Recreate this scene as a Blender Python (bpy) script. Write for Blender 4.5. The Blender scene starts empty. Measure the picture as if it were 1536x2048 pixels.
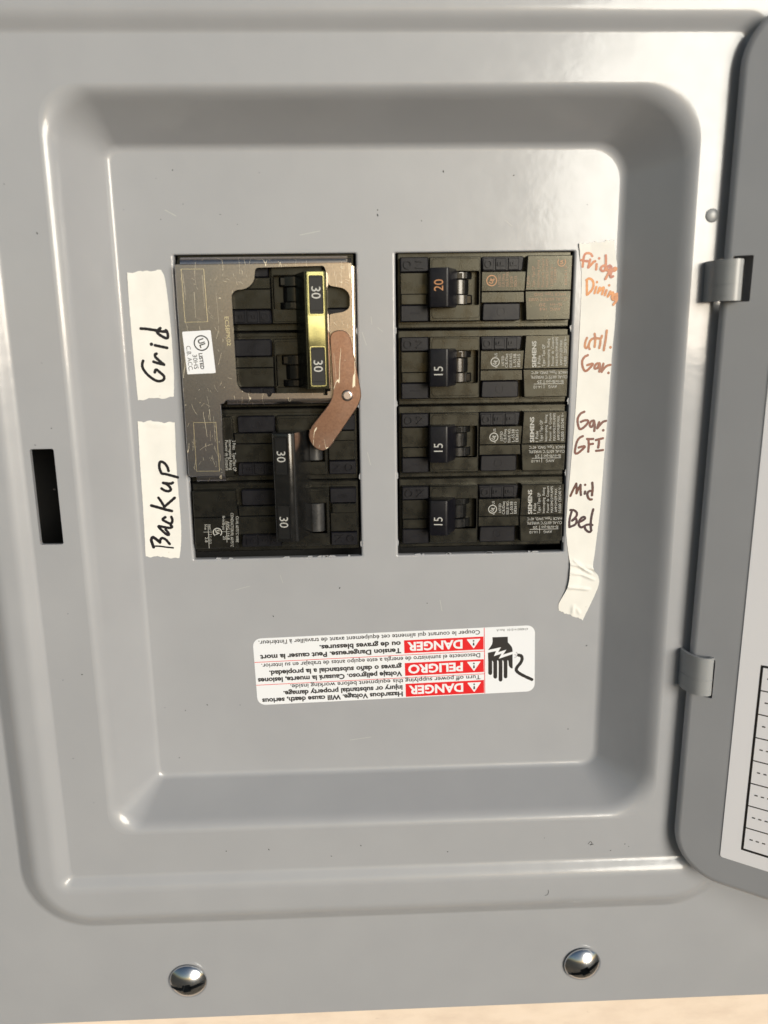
import bpy, bmesh, math, random
from mathutils import Vector, Matrix
random.seed(7)
SC = bpy.context.scene
COL = SC.collection
MM = 0.001
R_ = math.radians

# ------------------------------------------------------------------ camera
# panel frame in millimetres: u right, v up, h out of the panel floor towards the viewer
CAM_C = (58.899, -266.93, -28.27)          # x, y, z in mm (y = -h)
CAM_W = (0.2172, -0.0337, -0.017)
FPX = 1550.0                               # focal length in pixels of the 1536 x 2048 photograph
def _rot(w):
    th = math.sqrt(sum(c*c for c in w))
    return Matrix.Rotation(th, 3, Vector(w).normalized())
CAM_R = _rot(CAM_W) @ Matrix(((1, 0, 0), (0, 0, -1), (0, 1, 0)))      # rows: right, down, forward
cam_d = bpy.data.cameras.new('camera')
cam = bpy.data.objects.new('camera', cam_d); COL.objects.link(cam)
right, down, fwd = (Vector(CAM_R[i]) for i in range(3))
M = Matrix((right, -down, -fwd)).transposed().to_4x4()
M.translation = Vector(CAM_C)*MM
cam.matrix_world = M
cam_d.sensor_width = 36; cam_d.sensor_fit = 'AUTO'
cam_d.lens = FPX/2048*36
cam_d.clip_start = 0.005; cam_d.clip_end = 50
cam_d.dof.use_dof = True; cam_d.dof.focus_distance = 0.276; cam_d.dof.aperture_fstop = 8.5
SC.camera = cam

# ------------------------------------------------------------------ daylight
SUN_DIR = Vector((0.56, -1.0, 0.20)).normalized()      # towards the light: front right, low
sun_el = math.asin(SUN_DIR.z); sun_az = math.atan2(SUN_DIR.x, SUN_DIR.y)
world = bpy.data.worlds.new('World'); SC.world = world; world.use_nodes = True
wn = world.node_tree.nodes; wl = world.node_tree.links
bg = wn['Background']
sky = wn.new('ShaderNodeTexSky'); sky.sky_type = 'NISHITA'; sky.sun_disc = False
sky.sun_elevation = sun_el; sky.sun_rotation = sun_az
wl.new(sky.outputs['Color'], bg.inputs['Color']); bg.inputs['Strength'].default_value = 0.06
sd = bpy.data.lights.new('sun', 'SUN'); sd.energy = 2.8; sd.angle = R_(31); sd.color = (1.0, 0.965, 0.87)
so = bpy.data.objects.new('sun', sd); COL.objects.link(so)
so.rotation_euler = SUN_DIR.to_track_quat('Z', 'Y').to_euler()
SC.view_settings.view_transform = 'Standard'; SC.view_settings.look = 'None'
SC.cycles.caustics_reflective = False; SC.cycles.caustics_refractive = False; SC.cycles.sample_clamp_indirect = 2.0
SC.view_settings.exposure = 0.60; SC.view_settings.gamma = 1.0

# ------------------------------------------------------------------ helpers
def W(u, v, h): return Vector((u*MM, -h*MM, v*MM))
def at(px, py, h=0.0):
    """where the line of sight through a photograph pixel meets the plane at height h: (u, v)"""
    d = CAM_R.transposed() @ Vector(((px-768)/FPX, (py-1024)/FPX, 1))
    t = (-h-CAM_C[1])/d.y
    return (CAM_C[0]+t*d.x, CAM_C[2]+t*d.z)
def crop(ox, oy, s, h=0.0):
    return lambda X, Y: at(ox+X/s, oy+Y/s, h)

def mat(name, color, rough=0.5, metal=0.0, spec=0.5, coat=0.0):
    m = bpy.data.materials.new(name); m.use_nodes = True
    b = m.node_tree.nodes['Principled BSDF']
    b.inputs['Base Color'].default_value = (*color, 1)
    b.inputs['Roughness'].default_value = rough
    b.inputs['Metallic'].default_value = metal
    b.inputs['Specular IOR Level'].default_value = spec
    b.inputs['Coat Weight'].default_value = coat
    return m
def nodes(m): return m.node_tree.nodes, m.node_tree.links, m.node_tree.nodes['Principled BSDF']
def noise(m, scale, detail=3, rough=0.5, stretch=None, rot=None):
    n, l, b = nodes(m)
    tc = n.new('ShaderNodeTexCoord'); t = n.new('ShaderNodeTexNoise')
    t.inputs['Scale'].default_value = scale; t.inputs['Detail'].default_value = detail
    t.inputs['Roughness'].default_value = rough
    if stretch:
        mp = n.new('ShaderNodeMapping'); mp.inputs['Scale'].default_value = stretch
        if rot: mp.inputs['Rotation'].default_value = rot
        l.new(tc.outputs['Object'], mp.inputs['Vector']); l.new(mp.outputs['Vector'], t.inputs['Vector'])
    else:
        l.new(tc.outputs['Object'], t.inputs['Vector'])
    return t
def ramp(m, src, stops):
    n, l, b = nodes(m)
    r = n.new('ShaderNodeValToRGB'); e = r.color_ramp.elements
    while len(e) < len(stops): e.new(0.5)
    for i, (p, c) in enumerate(stops):
        e[i].position = p; e[i].color = (*c, 1) if len(c) == 3 else c
    l.new(src, r.inputs['Fac']); return r
def maprange(m, src, a, b_, c, d):
    n, l, b = nodes(m)
    r = n.new('ShaderNodeMapRange')
    for i, x in enumerate((a, b_, c, d)): r.inputs[1+i].default_value = x
    l.new(src, r.inputs[0]); return r
def bump(m, src, strength, dist, prev=None):
    n, l, b = nodes(m)
    k = n.new('ShaderNodeBump'); k.inputs['Strength'].default_value = strength
    k.inputs['Distance'].default_value = dist
    l.new(src, k.inputs['Height'])
    if prev: l.new(prev.outputs['Normal'], k.inputs['Normal'])
    l.new(k.outputs['Normal'], b.inputs['Normal']); return k
def mix(m, fac, c1, c2, blend='MIX'):
    n, l, b = nodes(m)
    x = n.new('ShaderNodeMix'); x.data_type = 'RGBA'; x.blend_type = blend
    for s, i in ((fac, 0), (c1, 6), (c2, 7)):
        if hasattr(s, 'is_output'): l.new(s, x.inputs[i])
        elif i == 0: x.inputs[0].default_value = s
        else: x.inputs[i].default_value = (*s, 1)
    return x.outputs[2]

# ------------------------------------------------------------------ materials
def make_paint():
    m = mat('grey_enamel', (0.33, 0.328, 0.33), 0.42, 0, 0.4, 0.58)
    m.node_tree.nodes['Principled BSDF'].inputs['Coat Roughness'].default_value = 0.10
    n, l, b = nodes(m)
    big = noise(m, 45, 3)
    c = ramp(m, big.outputs['Fac'], [(0.3, (0.294, 0.302, 0.324)), (0.7, (0.310, 0.318, 0.340))])
    l.new(c.outputs['Color'], b.inputs['Base Color'])
    r = noise(m, 160, 4); rr = maprange(m, r.outputs['Fac'], 0.3, 0.7, 0.38, 0.48)
    l.new(rr.outputs[0], b.inputs['Roughness'])
    sm = noise(m, 70, 5, 0.65); sr = maprange(m, sm.outputs['Fac'], 0.35, 0.7, 0.085, 0.19); l.new(sr.outputs[0], b.inputs['Coat Roughness'])
    w = noise(m, 210, 2, 0.45); k = bump(m, w.outputs['Fac'], 0.30, 0.00014)
    l.new(k.outputs['Normal'], b.inputs['Coat Normal'])
    return m
PAINT = make_paint()
def make_plastic(name, base, rough, bs):
    m = mat(name, base, rough, 0, 0.5); n, l, b = nodes(m)
    t = noise(m, 500, 4); c = ramp(m, t.outputs['Fac'], [(0.3, tuple(x*0.8 for x in base)), (0.75, tuple(x*1.35 for x in base))])
    l.new(c.outputs['Color'], b.inputs['Base Color'])
    r = noise(m, 260, 4); rr = maprange(m, r.outputs['Fac'], 0.3, 0.7, rough-0.06, rough+0.07)
    l.new(rr.outputs[0], b.inputs['Roughness'])
    f = noise(m, 2600, 2); bump(m, f.outputs['Fac'], bs, 0.00005)
    return m
PLASTIC = make_plastic('black_moulded_plastic', (0.006, 0.006, 0.006), 0.28, 0.25)
PLASTIC.node_tree.nodes['Principled BSDF'].inputs['Specular Tint'].default_value = (1.0, 0.97, 0.78, 1)  # yellowish tint paints a warm reflected sheen onto the plastic
MATTE = make_plastic('matte_black_plastic', (0.004, 0.004, 0.0065), 0.40, 0.5)
MATTE.node_tree.nodes['Principled BSDF'].inputs['Specular IOR Level'].default_value = 0.26
GLOSS = make_plastic('glossy_black_plastic', (0.008, 0.008, 0.008), 0.20, 0.08)
def make_zinc(name, cols, rough, seed, hue=None):
    m = mat(name, cols[0], rough, 1.0); n, l, b = nodes(m)
    t = noise(m, 38, 4, 0.6)
    c = ramp(m, t.outputs['Fac'], [(0.32, cols[0]), (0.5, cols[1]), (0.66, cols[2])])
    csrc = c.outputs['Color']
    if hue:     # chromate hue with reflected sky and glare painted in, blue-grey to warm
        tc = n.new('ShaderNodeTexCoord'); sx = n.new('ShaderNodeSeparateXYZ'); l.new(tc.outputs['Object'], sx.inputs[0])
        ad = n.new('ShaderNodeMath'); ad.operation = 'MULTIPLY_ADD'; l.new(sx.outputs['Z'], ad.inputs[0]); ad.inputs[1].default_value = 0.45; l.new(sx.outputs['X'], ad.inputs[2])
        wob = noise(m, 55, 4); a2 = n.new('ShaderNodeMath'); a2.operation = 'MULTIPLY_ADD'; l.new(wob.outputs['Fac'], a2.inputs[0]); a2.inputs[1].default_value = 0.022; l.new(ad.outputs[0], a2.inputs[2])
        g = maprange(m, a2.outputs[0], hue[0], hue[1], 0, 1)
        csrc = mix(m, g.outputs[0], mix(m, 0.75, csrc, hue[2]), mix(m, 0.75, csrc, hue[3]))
    fine = noise(m, 1500, 3); fr = maprange(m, fine.outputs['Fac'], 0.25, 0.75, 0.84, 1.14)
    col = mix(m, 1.0, csrc, fr.outputs[0], 'MULTIPLY')
    # scratches: thin level lines of stretched noise in three directions
    last = None
    for i, (a, sc) in enumerate(((0.5, 150), (-0.7, 190), (1.35, 130))):
        s = noise(m, sc, 2, 0.5, (1.0, 1.0, 0.10), (0, a+seed, 0))
        d = n.new('ShaderNodeMath'); d.operation = 'SUBTRACT'; l.new(s.outputs['Fac'], d.inputs[0]); d.inputs[1].default_value = 0.5
        ab = n.new('ShaderNodeMath'); ab.operation = 'ABSOLUTE'; l.new(d.outputs[0], ab.inputs[0])
        lt = n.new('ShaderNodeMath'); lt.operation = 'LESS_THAN'; l.new(ab.outputs[0], lt.inputs[0]); lt.inputs[1].default_value = 0.0026
        brk = noise(m, 60+i*17, 2); gt = n.new('ShaderNodeMath'); gt.operation = 'GREATER_THAN'
        l.new(brk.outputs['Fac'], gt.inputs[0]); gt.inputs[1].default_value = 0.57
        mu = n.new('ShaderNodeMath'); mu.operation = 'MULTIPLY'; l.new(lt.outputs[0], mu.inputs[0]); l.new(gt.outputs[0], mu.inputs[1])
        if last is None: last = mu
        else:
            mx = n.new('ShaderNodeMath'); mx.operation = 'MAXIMUM'; l.new(last.outputs[0], mx.inputs[0]); l.new(mu.outputs[0], mx.inputs[1]); last = mx
    sp = noise(m, 900, 2); g2 = n.new('ShaderNodeMath'); g2.operation = 'GREATER_THAN'; l.new(sp.outputs['Fac'], g2.inputs[0]); g2.inputs[1].default_value = 0.76
    mx = n.new('ShaderNodeMath'); mx.operation = 'MAXIMUM'; l.new(last.outputs[0], mx.inputs[0]); l.new(g2.outputs[0], mx.inputs[1])
    col2 = mix(m, mx.outputs[0], col, (0.66, 0.60, 0.48))
    l.new(col2, b.inputs['Base Color'])
    rr = maprange(m, mx.outputs[0], 0, 1, rough, 0.55); l.new(rr.outputs[0], b.inputs['Roughness'])
    f = noise(m, 260, 4); bump(m, f.outputs['Fac'], 0.16, 0.00008)
    return m
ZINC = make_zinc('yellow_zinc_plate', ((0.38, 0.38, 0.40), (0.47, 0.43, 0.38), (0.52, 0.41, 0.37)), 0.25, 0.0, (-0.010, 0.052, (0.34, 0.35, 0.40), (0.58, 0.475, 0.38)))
ZARM = make_zinc('reddish_zinc_plate', ((0.27, 0.155, 0.12), (0.36, 0.215, 0.155), (0.40, 0.27, 0.22)), 0.30, 0.9)
ZEDGE = mat('bright_scribed_metal', (0.85, 0.76, 0.50), 0.35, 1.0)
TIE_GLARE = make_plastic('black_tie_yellow_glare', (0.008, 0.008, 0.007), 0.20, 0.10)
TIE_GLARE.node_tree.nodes['Principled BSDF'].inputs['Specular IOR Level'].default_value = 0.9
TIE_GLARE.node_tree.nodes['Principled BSDF'].inputs['Specular Tint'].default_value = (1.0, 0.95, 0.42, 1)  # yellow tint paints reflected foliage into the upper tie's gloss
ROOT = make_plastic('grey_black_plastic', (0.035, 0.035, 0.036), 0.30, 0.1)
TILE = mat('sunk_black_tile', (0.008, 0.008, 0.008), 0.6, 0, 0.25)
RECESS_SHADE = mat('shaded_recess_metal', (0.05, 0.055, 0.06), 0.45, 0.6)  # shade inside the screw slot and socket, put into a darker metal
ZSCR = mat('scratched_bright_metal', (0.62, 0.57, 0.46), 0.5, 1.0)
STEEL = mat('bright_zinc_screw', (0.62, 0.64, 0.68), 0.19, 1.0)
_t = noise(STEEL, 420, 3); bump(STEEL, _t.outputs['Fac'], 0.10, 0.0001)
RIVET = mat('dull_rivet_metal', (0.50, 0.42, 0.38), 0.35, 1.0)
WHITE = mat('white_print', (0.40, 0.40, 0.385), 0.6)
DIMPRINT = mat('worn_grey_print', (0.36, 0.36, 0.34), 0.6)
COPPER = mat('orange_print', (0.42, 0.20, 0.09), 0.5)
COPPERDIM = mat('faint_copper_print', (0.25, 0.14, 0.08), 0.5)
LABELW = mat('white_vinyl', (0.69, 0.71, 0.75), 0.35)
RED = mat('red_ink', (0.62, 0.008, 0.012), 0.4)
BLACKINK = mat('black_ink', (0.012, 0.010, 0.010), 0.45)
PAPER = mat('white_card', (0.78, 0.78, 0.82), 0.6)
def make_tape():
    m = mat('cream_tape', (0.80, 0.77, 0.68), 0.68, 0, 0.25); n, l, b = nodes(m)
    t = noise(m, 120, 4); c = ramp(m, t.outputs['Fac'], [(0.3, (0.66, 0.655, 0.63)), (0.7, (0.72, 0.715, 0.69))])
    d = noise(m, 210, 5, 0.65); g = ramp(m, d.outputs['Fac'], [(0.70, (0, 0, 0)), (0.80, (1, 1, 1))])
    f = n.new('ShaderNodeMath'); f.operation = 'MULTIPLY'; l.new(g.outputs['Color'], f.inputs[0]); f.inputs[1].default_value = 0.5
    l.new(mix(m, f.outputs[0], c.outputs['Color'], (0.30, 0.25, 0.18)), b.inputs['Base Color'])
    w = noise(m, 900, 3); bump(m, w.outputs['Fac'], 0.12, 0.00006); return m
TAPE = make_tape()
def make_ink(name, a, b_):
    m = mat(name, a, 0.4); n, l, b = nodes(m)
    t = noise(m, 330, 3); c = ramp(m, t.outputs['Fac'], [(0.35, a), (0.65, b_)])
    l.new(c.outputs['Color'], b.inputs['Base Color']); return m
INK_BLACK = make_ink('black_marker', (0.004, 0.004, 0.005), (0.008, 0.006, 0.010))
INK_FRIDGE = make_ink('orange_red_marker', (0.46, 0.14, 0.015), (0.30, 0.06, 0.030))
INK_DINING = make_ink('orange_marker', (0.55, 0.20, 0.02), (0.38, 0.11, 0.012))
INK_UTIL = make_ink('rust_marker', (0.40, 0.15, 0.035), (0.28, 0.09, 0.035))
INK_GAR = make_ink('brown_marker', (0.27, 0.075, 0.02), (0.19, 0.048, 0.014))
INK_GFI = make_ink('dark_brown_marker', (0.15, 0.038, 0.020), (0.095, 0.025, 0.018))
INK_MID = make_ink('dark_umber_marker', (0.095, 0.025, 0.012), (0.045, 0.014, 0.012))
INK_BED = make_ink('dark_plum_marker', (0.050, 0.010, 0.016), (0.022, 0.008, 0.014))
CLIP = mat('grey_plastic_clip', (0.27, 0.28, 0.29), 0.33)
_t = noise(CLIP, 900, 2, 0.5, (0.05, 0.05, 1)); bump(CLIP, _t.outputs['Fac'], 0.25, 0.00005)
DARKBOX = mat('dark_enclosure_paint', (0.045, 0.045, 0.045), 0.6)
SPECK = mat('dark_dust', (0.02, 0.018, 0.016), 0.8)
SCRATCH = mat('scratched_paint', (0.45, 0.45, 0.43), 0.4)
BURR = mat('chipped_paint_burr', (0.62, 0.62, 0.60), 0.4)
def make_wall():
    m = mat('tan_board', (0.60, 0.44, 0.31), 0.75, 0, 0.2); n, l, b = nodes(m)
    t = noise(m, 60, 6, 0.6, (1, 1, 2.5)); c = ramp(m, t.outputs['Fac'], [(0.3, (0.62, 0.51, 0.42)), (0.55, (0.69, 0.58, 0.48)), (0.8, (0.72, 0.61, 0.52))])
    s = noise(m, 170, 4, 0.6, (0.5, 1, 1.6)); g = ramp(m, s.outputs['Fac'], [(0.66, (0, 0, 0)), (0.72, (1, 1, 1))])
    f = n.new('ShaderNodeMath'); f.operation = 'MULTIPLY'; l.new(g.outputs['Color'], f.inputs[0]); f.inputs[1].default_value = 0.25
    l.new(mix(m, f.outputs[0], c.outputs['Color'], (0.30, 0.23, 0.18)), b.inputs['Base Color'])
    bump(m, t.outputs['Fac'], 0.3, 0.0004); return m
WALL = make_wall()

# ------------------------------------------------------------------ mesh builder
class MB:
    def __init__(s): s.v = []; s.f = []; s.mi = []; s.cur = 0
    def add(s, verts, faces):
        o = len(s.v); s.v += [Vector(x) for x in verts]; s.f += [tuple(i+o for i in f) for f in faces]; s.mi += [s.cur]*len(faces)
    def mesh(s, name, mats, bevel=0.0, angle=35):
        me = bpy.data.meshes.new(name)
        me.from_pydata([W(*p) for p in s.v], [], s.f)
        mats = mats if isinstance(mats, (list, tuple)) else [mats]
        for m in mats: me.materials.append(m)
        if len(mats) > 1: me.polygons.foreach_set('material_index', s.mi)
        if bevel:
            bm = bmesh.new(); bm.from_mesh(me)
            bmesh.ops.remove_doubles(bm, verts=bm.verts, dist=1e-7)
            es = [e for e in bm.edges if len(e.link_faces) == 2 and e.calc_face_angle(0) > R_(25)]
            bmesh.ops.bevel(bm, geom=es, offset=bevel*MM, segments=2, profile=0.6, affect='EDGES', clamp_overlap=True)
            bm.to_mesh(me); bm.free()
        me.polygons.foreach_set('use_smooth', [True]*len(me.polygons))
        me.set_sharp_from_angle(angle=R_(angle))
        me.update(); return me
    def build(s, name, mats, parent=None, bevel=0.0, angle=35):
        me = s.mesh(name, mats, bevel, angle)
        o = bpy.data.objects.new(name, me); COL.objects.link(o)
        if parent is not None:
            o.parent = parent; o.matrix_parent_inverse = Matrix.Identity(4)
            # geometry is given in panel millimetres: shift into the parent's frame
            off = Vector((0, 0, 0)); p = parent
            while p is not None: off += p.location; p = p.parent
            o.location = (0, 0, 0)
            me.transform(Matrix.Translation(-off))
        return o
    def strip(s, loops, closed=True):
        """faces between successive loops of equal length"""
        n = len(loops[0]); o = len(s.v)
        for lp in loops: s.v += [Vector(p) for p in lp]
        for k in range(len(loops)-1):
            for i in range(n if closed else n-1):
                j = (i+1) % n
                s.f.append((o+k*n+i, o+k*n+j, o+(k+1)*n+j, o+(k+1)*n+i)); s.mi.append(s.cur)
    def cap(s, loop, flip=False):
        o = len(s.v); s.v += [Vector(p) for p in loop]
        ix = list(range(o, o+len(loop))); s.f.append(tuple(reversed(ix)) if flip else tuple(ix)); s.mi.append(s.cur)
    def prism(s, poly, h0, h1, ch=0.0):
        """polygon (u, v) anticlockwise, from h0 up to h1 with a chamfered top edge"""
        lo = [(*p, h0) for p in poly]
        if ch:
            mid = [(*p, h1-ch) for p in poly]; q = inset(poly, ch); top = [(*p, h1) for p in q]
            s.strip([lo, mid, top]); s.cap(top)
        else:
            top = [(*p, h1) for p in poly]; s.strip([lo, top]); s.cap(top)
        s.cap(lo, True)
    def box(s, u0, u1, v0, v1, h0, h1, ch=0.0): s.prism(rect(u0, u1, v0, v1), h0, h1, ch)
    def fill(s, loops, h):
        """flat region: first loop outside, the others holes"""
        bm = bmesh.new(); es = []
        for lp in loops:
            vs = [bm.verts.new((p[0], p[1], 0)) for p in lp]
            for i in range(len(vs)): es.append(bm.edges.new((vs[i], vs[(i+1) % len(vs)])))
        bmesh.ops.triangle_fill(bm, use_beauty=True, use_dissolve=False, edges=es, normal=(0, 0, 1))
        bm.verts.index_update()
        vs = [(v.co.x, v.co.y, h) for v in bm.verts]; fs = []
        for f in bm.faces:
            ix = [v.index for v in f.verts]
            if f.normal.z < 0: ix.reverse()
            fs.append(ix)
        s.add(vs, fs); bm.free()
    def sheet(s, outer, holes, h0, h1, ch=0.0):
        """plate with holes"""
        o2 = inset(outer, ch) if ch else outer
        s.fill([o2]+holes, h1)
        lp = [[(*p, h0) for p in outer], [(*p, h1-ch) for p in outer]]
        if ch: lp.append([(*p, h1) for p in o2])
        s.strip(lp)
        for q in holes: s.strip([[(*p, h1) for p in q], [(*p, h0) for p in q]])
    def profile(s, pts, v0, v1):
        """closed outline in (u, h) drawn out from v0 to v1"""
        a = [(u, v0, h) for u, h in pts]; b = [(u, v1, h) for u, h in pts]
        s.strip([a, b]); s.cap(a, True); s.cap(b)
def rect(u0, u1, v0, v1): return [(u0, v0), (u1, v0), (u1, v1), (u0, v1)]
def rrect(u0, u1, v0, v1, r, n=6):
    rr = r if isinstance(r, (list, tuple)) else (r,)*4      # bottom left, bottom right, top right, top left
    out = []
    for (cu, cv, a0, k) in ((u0, v0, 180, 0), (u1, v0, 270, 1), (u1, v1, 0, 2), (u0, v1, 90, 3)):
        q = rr[k]; x = cu+(q if cu == u0 else -q); y = cv+(q if cv == v0 else -q)
        for i in range(n+1):
            a = R_(a0+90*i/n); out.append((x+q*math.cos(a), y+q*math.sin(a)))
    return out
def circle(u, v, r, n=24, a0=0, a1=360):
    m = n if a1-a0 == 360 else n+1
    return [(u+r*math.cos(R_(a0+(a1-a0)*i/n)), v+r*math.sin(R_(a0+(a1-a0)*i/n))) for i in range(m)]
def inset(poly, d):
    n = len(poly); out = []
    for i in range(n):
        p0, p1, p2 = Vector(poly[i-1]), Vector(poly[i]), Vector(poly[(i+1) % n])
        e1 = (p1-p0); e2 = (p2-p1)
        if e1.length < 1e-9 or e2.length < 1e-9: out.append(tuple(p1)); continue
        e1.normalize(); e2.normalize()
        n1 = Vector((-e1.y, e1.x)); n2 = Vector((-e2.y, e2.x)); b = n1+n2
        k = b.length_squared/2
        out.append(tuple(p1+b*(d/max(k, 0.35))))
    return out
def rounded(poly, r, n=5):
    """round every corner of a polygon; r a number or one per corner"""
    out = []; N = len(poly)
    for i in range(N):
        p0, p1, p2 = Vector(poly[i-1]), Vector(poly[i]), Vector(poly[(i+1) % N])
        q = r[i] if isinstance(r, (list, tuple)) else r
        a = (p0-p1); b = (p2-p1); t = min(q, a.length*0.48, b.length*0.48)
        A = p1+a.normalized()*t; B = p1+b.normalized()*t
        for k in range(n+1):
            x = k/n; out.append(tuple(A*(1-x)**2+p1*2*x*(1-x)+B*x*x))
    return out
def catmull(pts, n=6):
    P = [Vector(p) for p in pts]
    if len(P) < 3: 
        return [P[0].lerp(P[-1], i/6) for i in range(7)]
    Q = [P[0]*2-P[1]]+P+[P[-1]*2-P[-2]]; out = []
    for i in range(1, len(Q)-2):
        for k in range(n):
            t = k/n; a, b, c, d = Q[i-1:i+3]
            out.append(0.5*((2*b)+(c-a)*t+(2*a-5*b+4*c-d)*t*t+(3*b-a-3*c+d)*t**3))
    out.append(P[-1]); return out
def ribbon(mb, pts, w, h, smooth=True, taper=0.0, hf=None, n=6):
    """one pen stroke: a band of width w with round ends"""
    P = catmull(pts, n) if smooth else [Vector(p) for p in pts]
    Q = [P[0]]
    for p in P[1:]:
        if (p-Q[-1]).length > 0.06*w: Q.append(p)
    if len(Q) < 2: Q.append(Q[0]+Vector((w*0.1, 0)))
    d = [(Q[min(i+1, len(Q)-1)]-Q[max(i-1, 0)]).normalized() for i in range(len(Q))]
    L = []; Rr = []
    n_ = len(Q)
    A = Q[0]; a = math.atan2(-d[0].y, -d[0].x); 
    for i in range(1, 5):
        t = R_(90*i/5); c = -math.cos(t)*w/2; s = math.sin(t)*w/2
        ctr = A+d[0]*c; nn = Vector((-d[0].y, d[0].x)); L.append(ctr+nn*s); Rr.append(ctr-nn*s)
    for i, p in enumerate(Q):
        ww = w/2*(1-taper*i/(n_-1))*(1+0.06*math.sin(i*1.7))
        nn = Vector((-d[i].y, d[i].x)); L.append(p+nn*ww); Rr.append(p-nn*ww)
    for i in range(4, 0, -1):
        t = R_(90*i/5); ww = w/2*(1-taper); c = math.cos(t)*ww; s = math.sin(t)*ww
        ctr = Q[-1]+d[-1]*c; nn = Vector((-d[-1].y, d[-1].x)); L.append(ctr+nn*s); Rr.append(ctr-nn*s)
    o = []; hh = h
    for i in range(len(L)):
        z = h+0.0012*i
        if hf: o.append(((L[i].x, L[i].y, z+hf(L[i].x, L[i].y)), (Rr[i].x, Rr[i].y, z+hf(Rr[i].x, Rr[i].y))))
        else: o.append(((L[i].x, L[i].y, z), (Rr[i].x, Rr[i].y, z)))
    vs = [p for q in o for p in q]
    fs = [(2*i, 2*i+1, 2*i+3, 2*i+2) for i in range(len(o)-1)]
    mb.add(vs, fs)
def disc(mb, u, v, r, h, n=14): mb.cap([(*p, h) for p in circle(u, v, r, n)])
def ring(mb, u, v, r0, r1, h, n=32, a0=0, a1=360):
    a = circle(u, v, r1, n, a0, a1); b = circle(u, v, r0, n, a0, a1)
    mb.strip([[(*p, h) for p in a], [(*p, h) for p in b]], closed=(a1-a0 == 360))

# lettering from the built-in font
_gl = {}
def glyphs(s, bold=0.0, ext=0.0):
    k = (s, bold, ext)
    if k in _gl: return _gl[k]
    c = bpy.data.curves.new('t', 'FONT'); c.body = s; c.size = 1; c.resolution_u = 3; c.offset = bold; c.extrude = ext
    o = bpy.data.objects.new('t', c); COL.objects.link(o)
    me = bpy.data.meshes.new_from_object(o.evaluated_get(bpy.context.evaluated_depsgraph_get()))
    vs = [tuple(v.co) for v in me.vertices]; fs = [tuple(p.vertices) for p in me.polygons]
    bpy.data.objects.remove(o); bpy.data.curves.remove(c); bpy.data.meshes.remove(me)
    _gl[k] = (vs, fs); return _gl[k]
_cap = [None]
def text(mb, s, p0, p1, cap, h, bold=0.0, ext=0.0):
    """lettering with its baseline from p0 to p1 (u, v) and capitals cap mm high"""
    if _cap[0] is None: _cap[0] = max(v[1] for v in glyphs('H')[0])
    vs, fs = glyphs(s, bold, ext)
    x0 = min(v[0] for v in vs); x1 = max(v[0] for v in vs)
    d = Vector(p1)-Vector(p0); sx = d.length/(x1-x0); d.normalize(); nn = Vector((-d.y, d.x)); sy = cap/_cap[0]
    out = []
    for x, y, z in vs:
        p = Vector(p0)+d*((x-x0)*sx)+nn*(y*sy); out.append((p.x, p.y, h+z*sy))
    mb.add(out, fs)
def text_c(mb, s, c, rot, cap, h, squeeze=1.0, bold=0.0, ext=0.0):
    """lettering centred on c, turned by rot degrees"""
    if _cap[0] is None: _cap[0] = max(v[1] for v in glyphs('H')[0])
    vs, fs = glyphs(s, bold, ext); k = cap/_cap[0]
    x0 = min(v[0] for v in vs); x1 = max(v[0] for v in vs); w = (x1-x0)*k*squeeze
    d = Vector((math.cos(R_(rot)), math.sin(R_(rot)))); nn = Vector((-d.y, d.x))
    p0 = Vector(c)-d*(w/2)-nn*(cap/2)
    text(mb, s, p0, p0+d*w, cap, h, bold, ext)

def tag(o, label=None, cat=None, group=None, kind=None):
    if label: o['label'] = label
    if cat: o['category'] = cat
    if group: o['group'] = group
    if kind: o['kind'] = kind
    return o
def thing(name, label, cat, p=(0, 0, 0), group=None):
    o = bpy.data.objects.new(name, None); COL.objects.link(o); o.location = W(*p); o.empty_display_size = 0.01
    return tag(o, label, cat, group)

# ------------------------------------------------------------------ ground, the wall and the panel
GROUND = mat('bare_ground', (0.16, 0.14, 0.12), 0.9, 0, 0.1)
_t = noise(GROUND, 3.0, 5); _c = ramp(GROUND, _t.outputs['Fac'], [(0.3, (0.12, 0.11, 0.09)), (0.7, (0.19, 0.17, 0.14))])
GROUND.node_tree.links.new(_c.outputs['Color'], GROUND.node_tree.nodes['Principled BSDF'].inputs['Base Color'])
mb = MB(); mb.add([(-40000, -1400, -6), (40000, -1400, -6), (40000, -1400, 60000), (-40000, -1400, 60000)], [(3, 2, 1, 0)])
tag(mb.build('ground', GROUND), kind='structure')  # unseen ground, added so the metal parts have something to reflect
H0, H1, H2 = 14.5, 20.5, 18.0           # flange, raised rim, ledge under the door (floor of the recess = 0)
mb = MB()
mb.sheet(rect(-1500, 1700, -1400, 1200), [list(reversed(rrect(-61.5, 190, -232, 77, 1, 2)))], -6, 12.2)
wall = tag(mb.build('wall', WALL), 'tan board wall showing below the bottom edge of the grey panel', 'wall')

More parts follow.
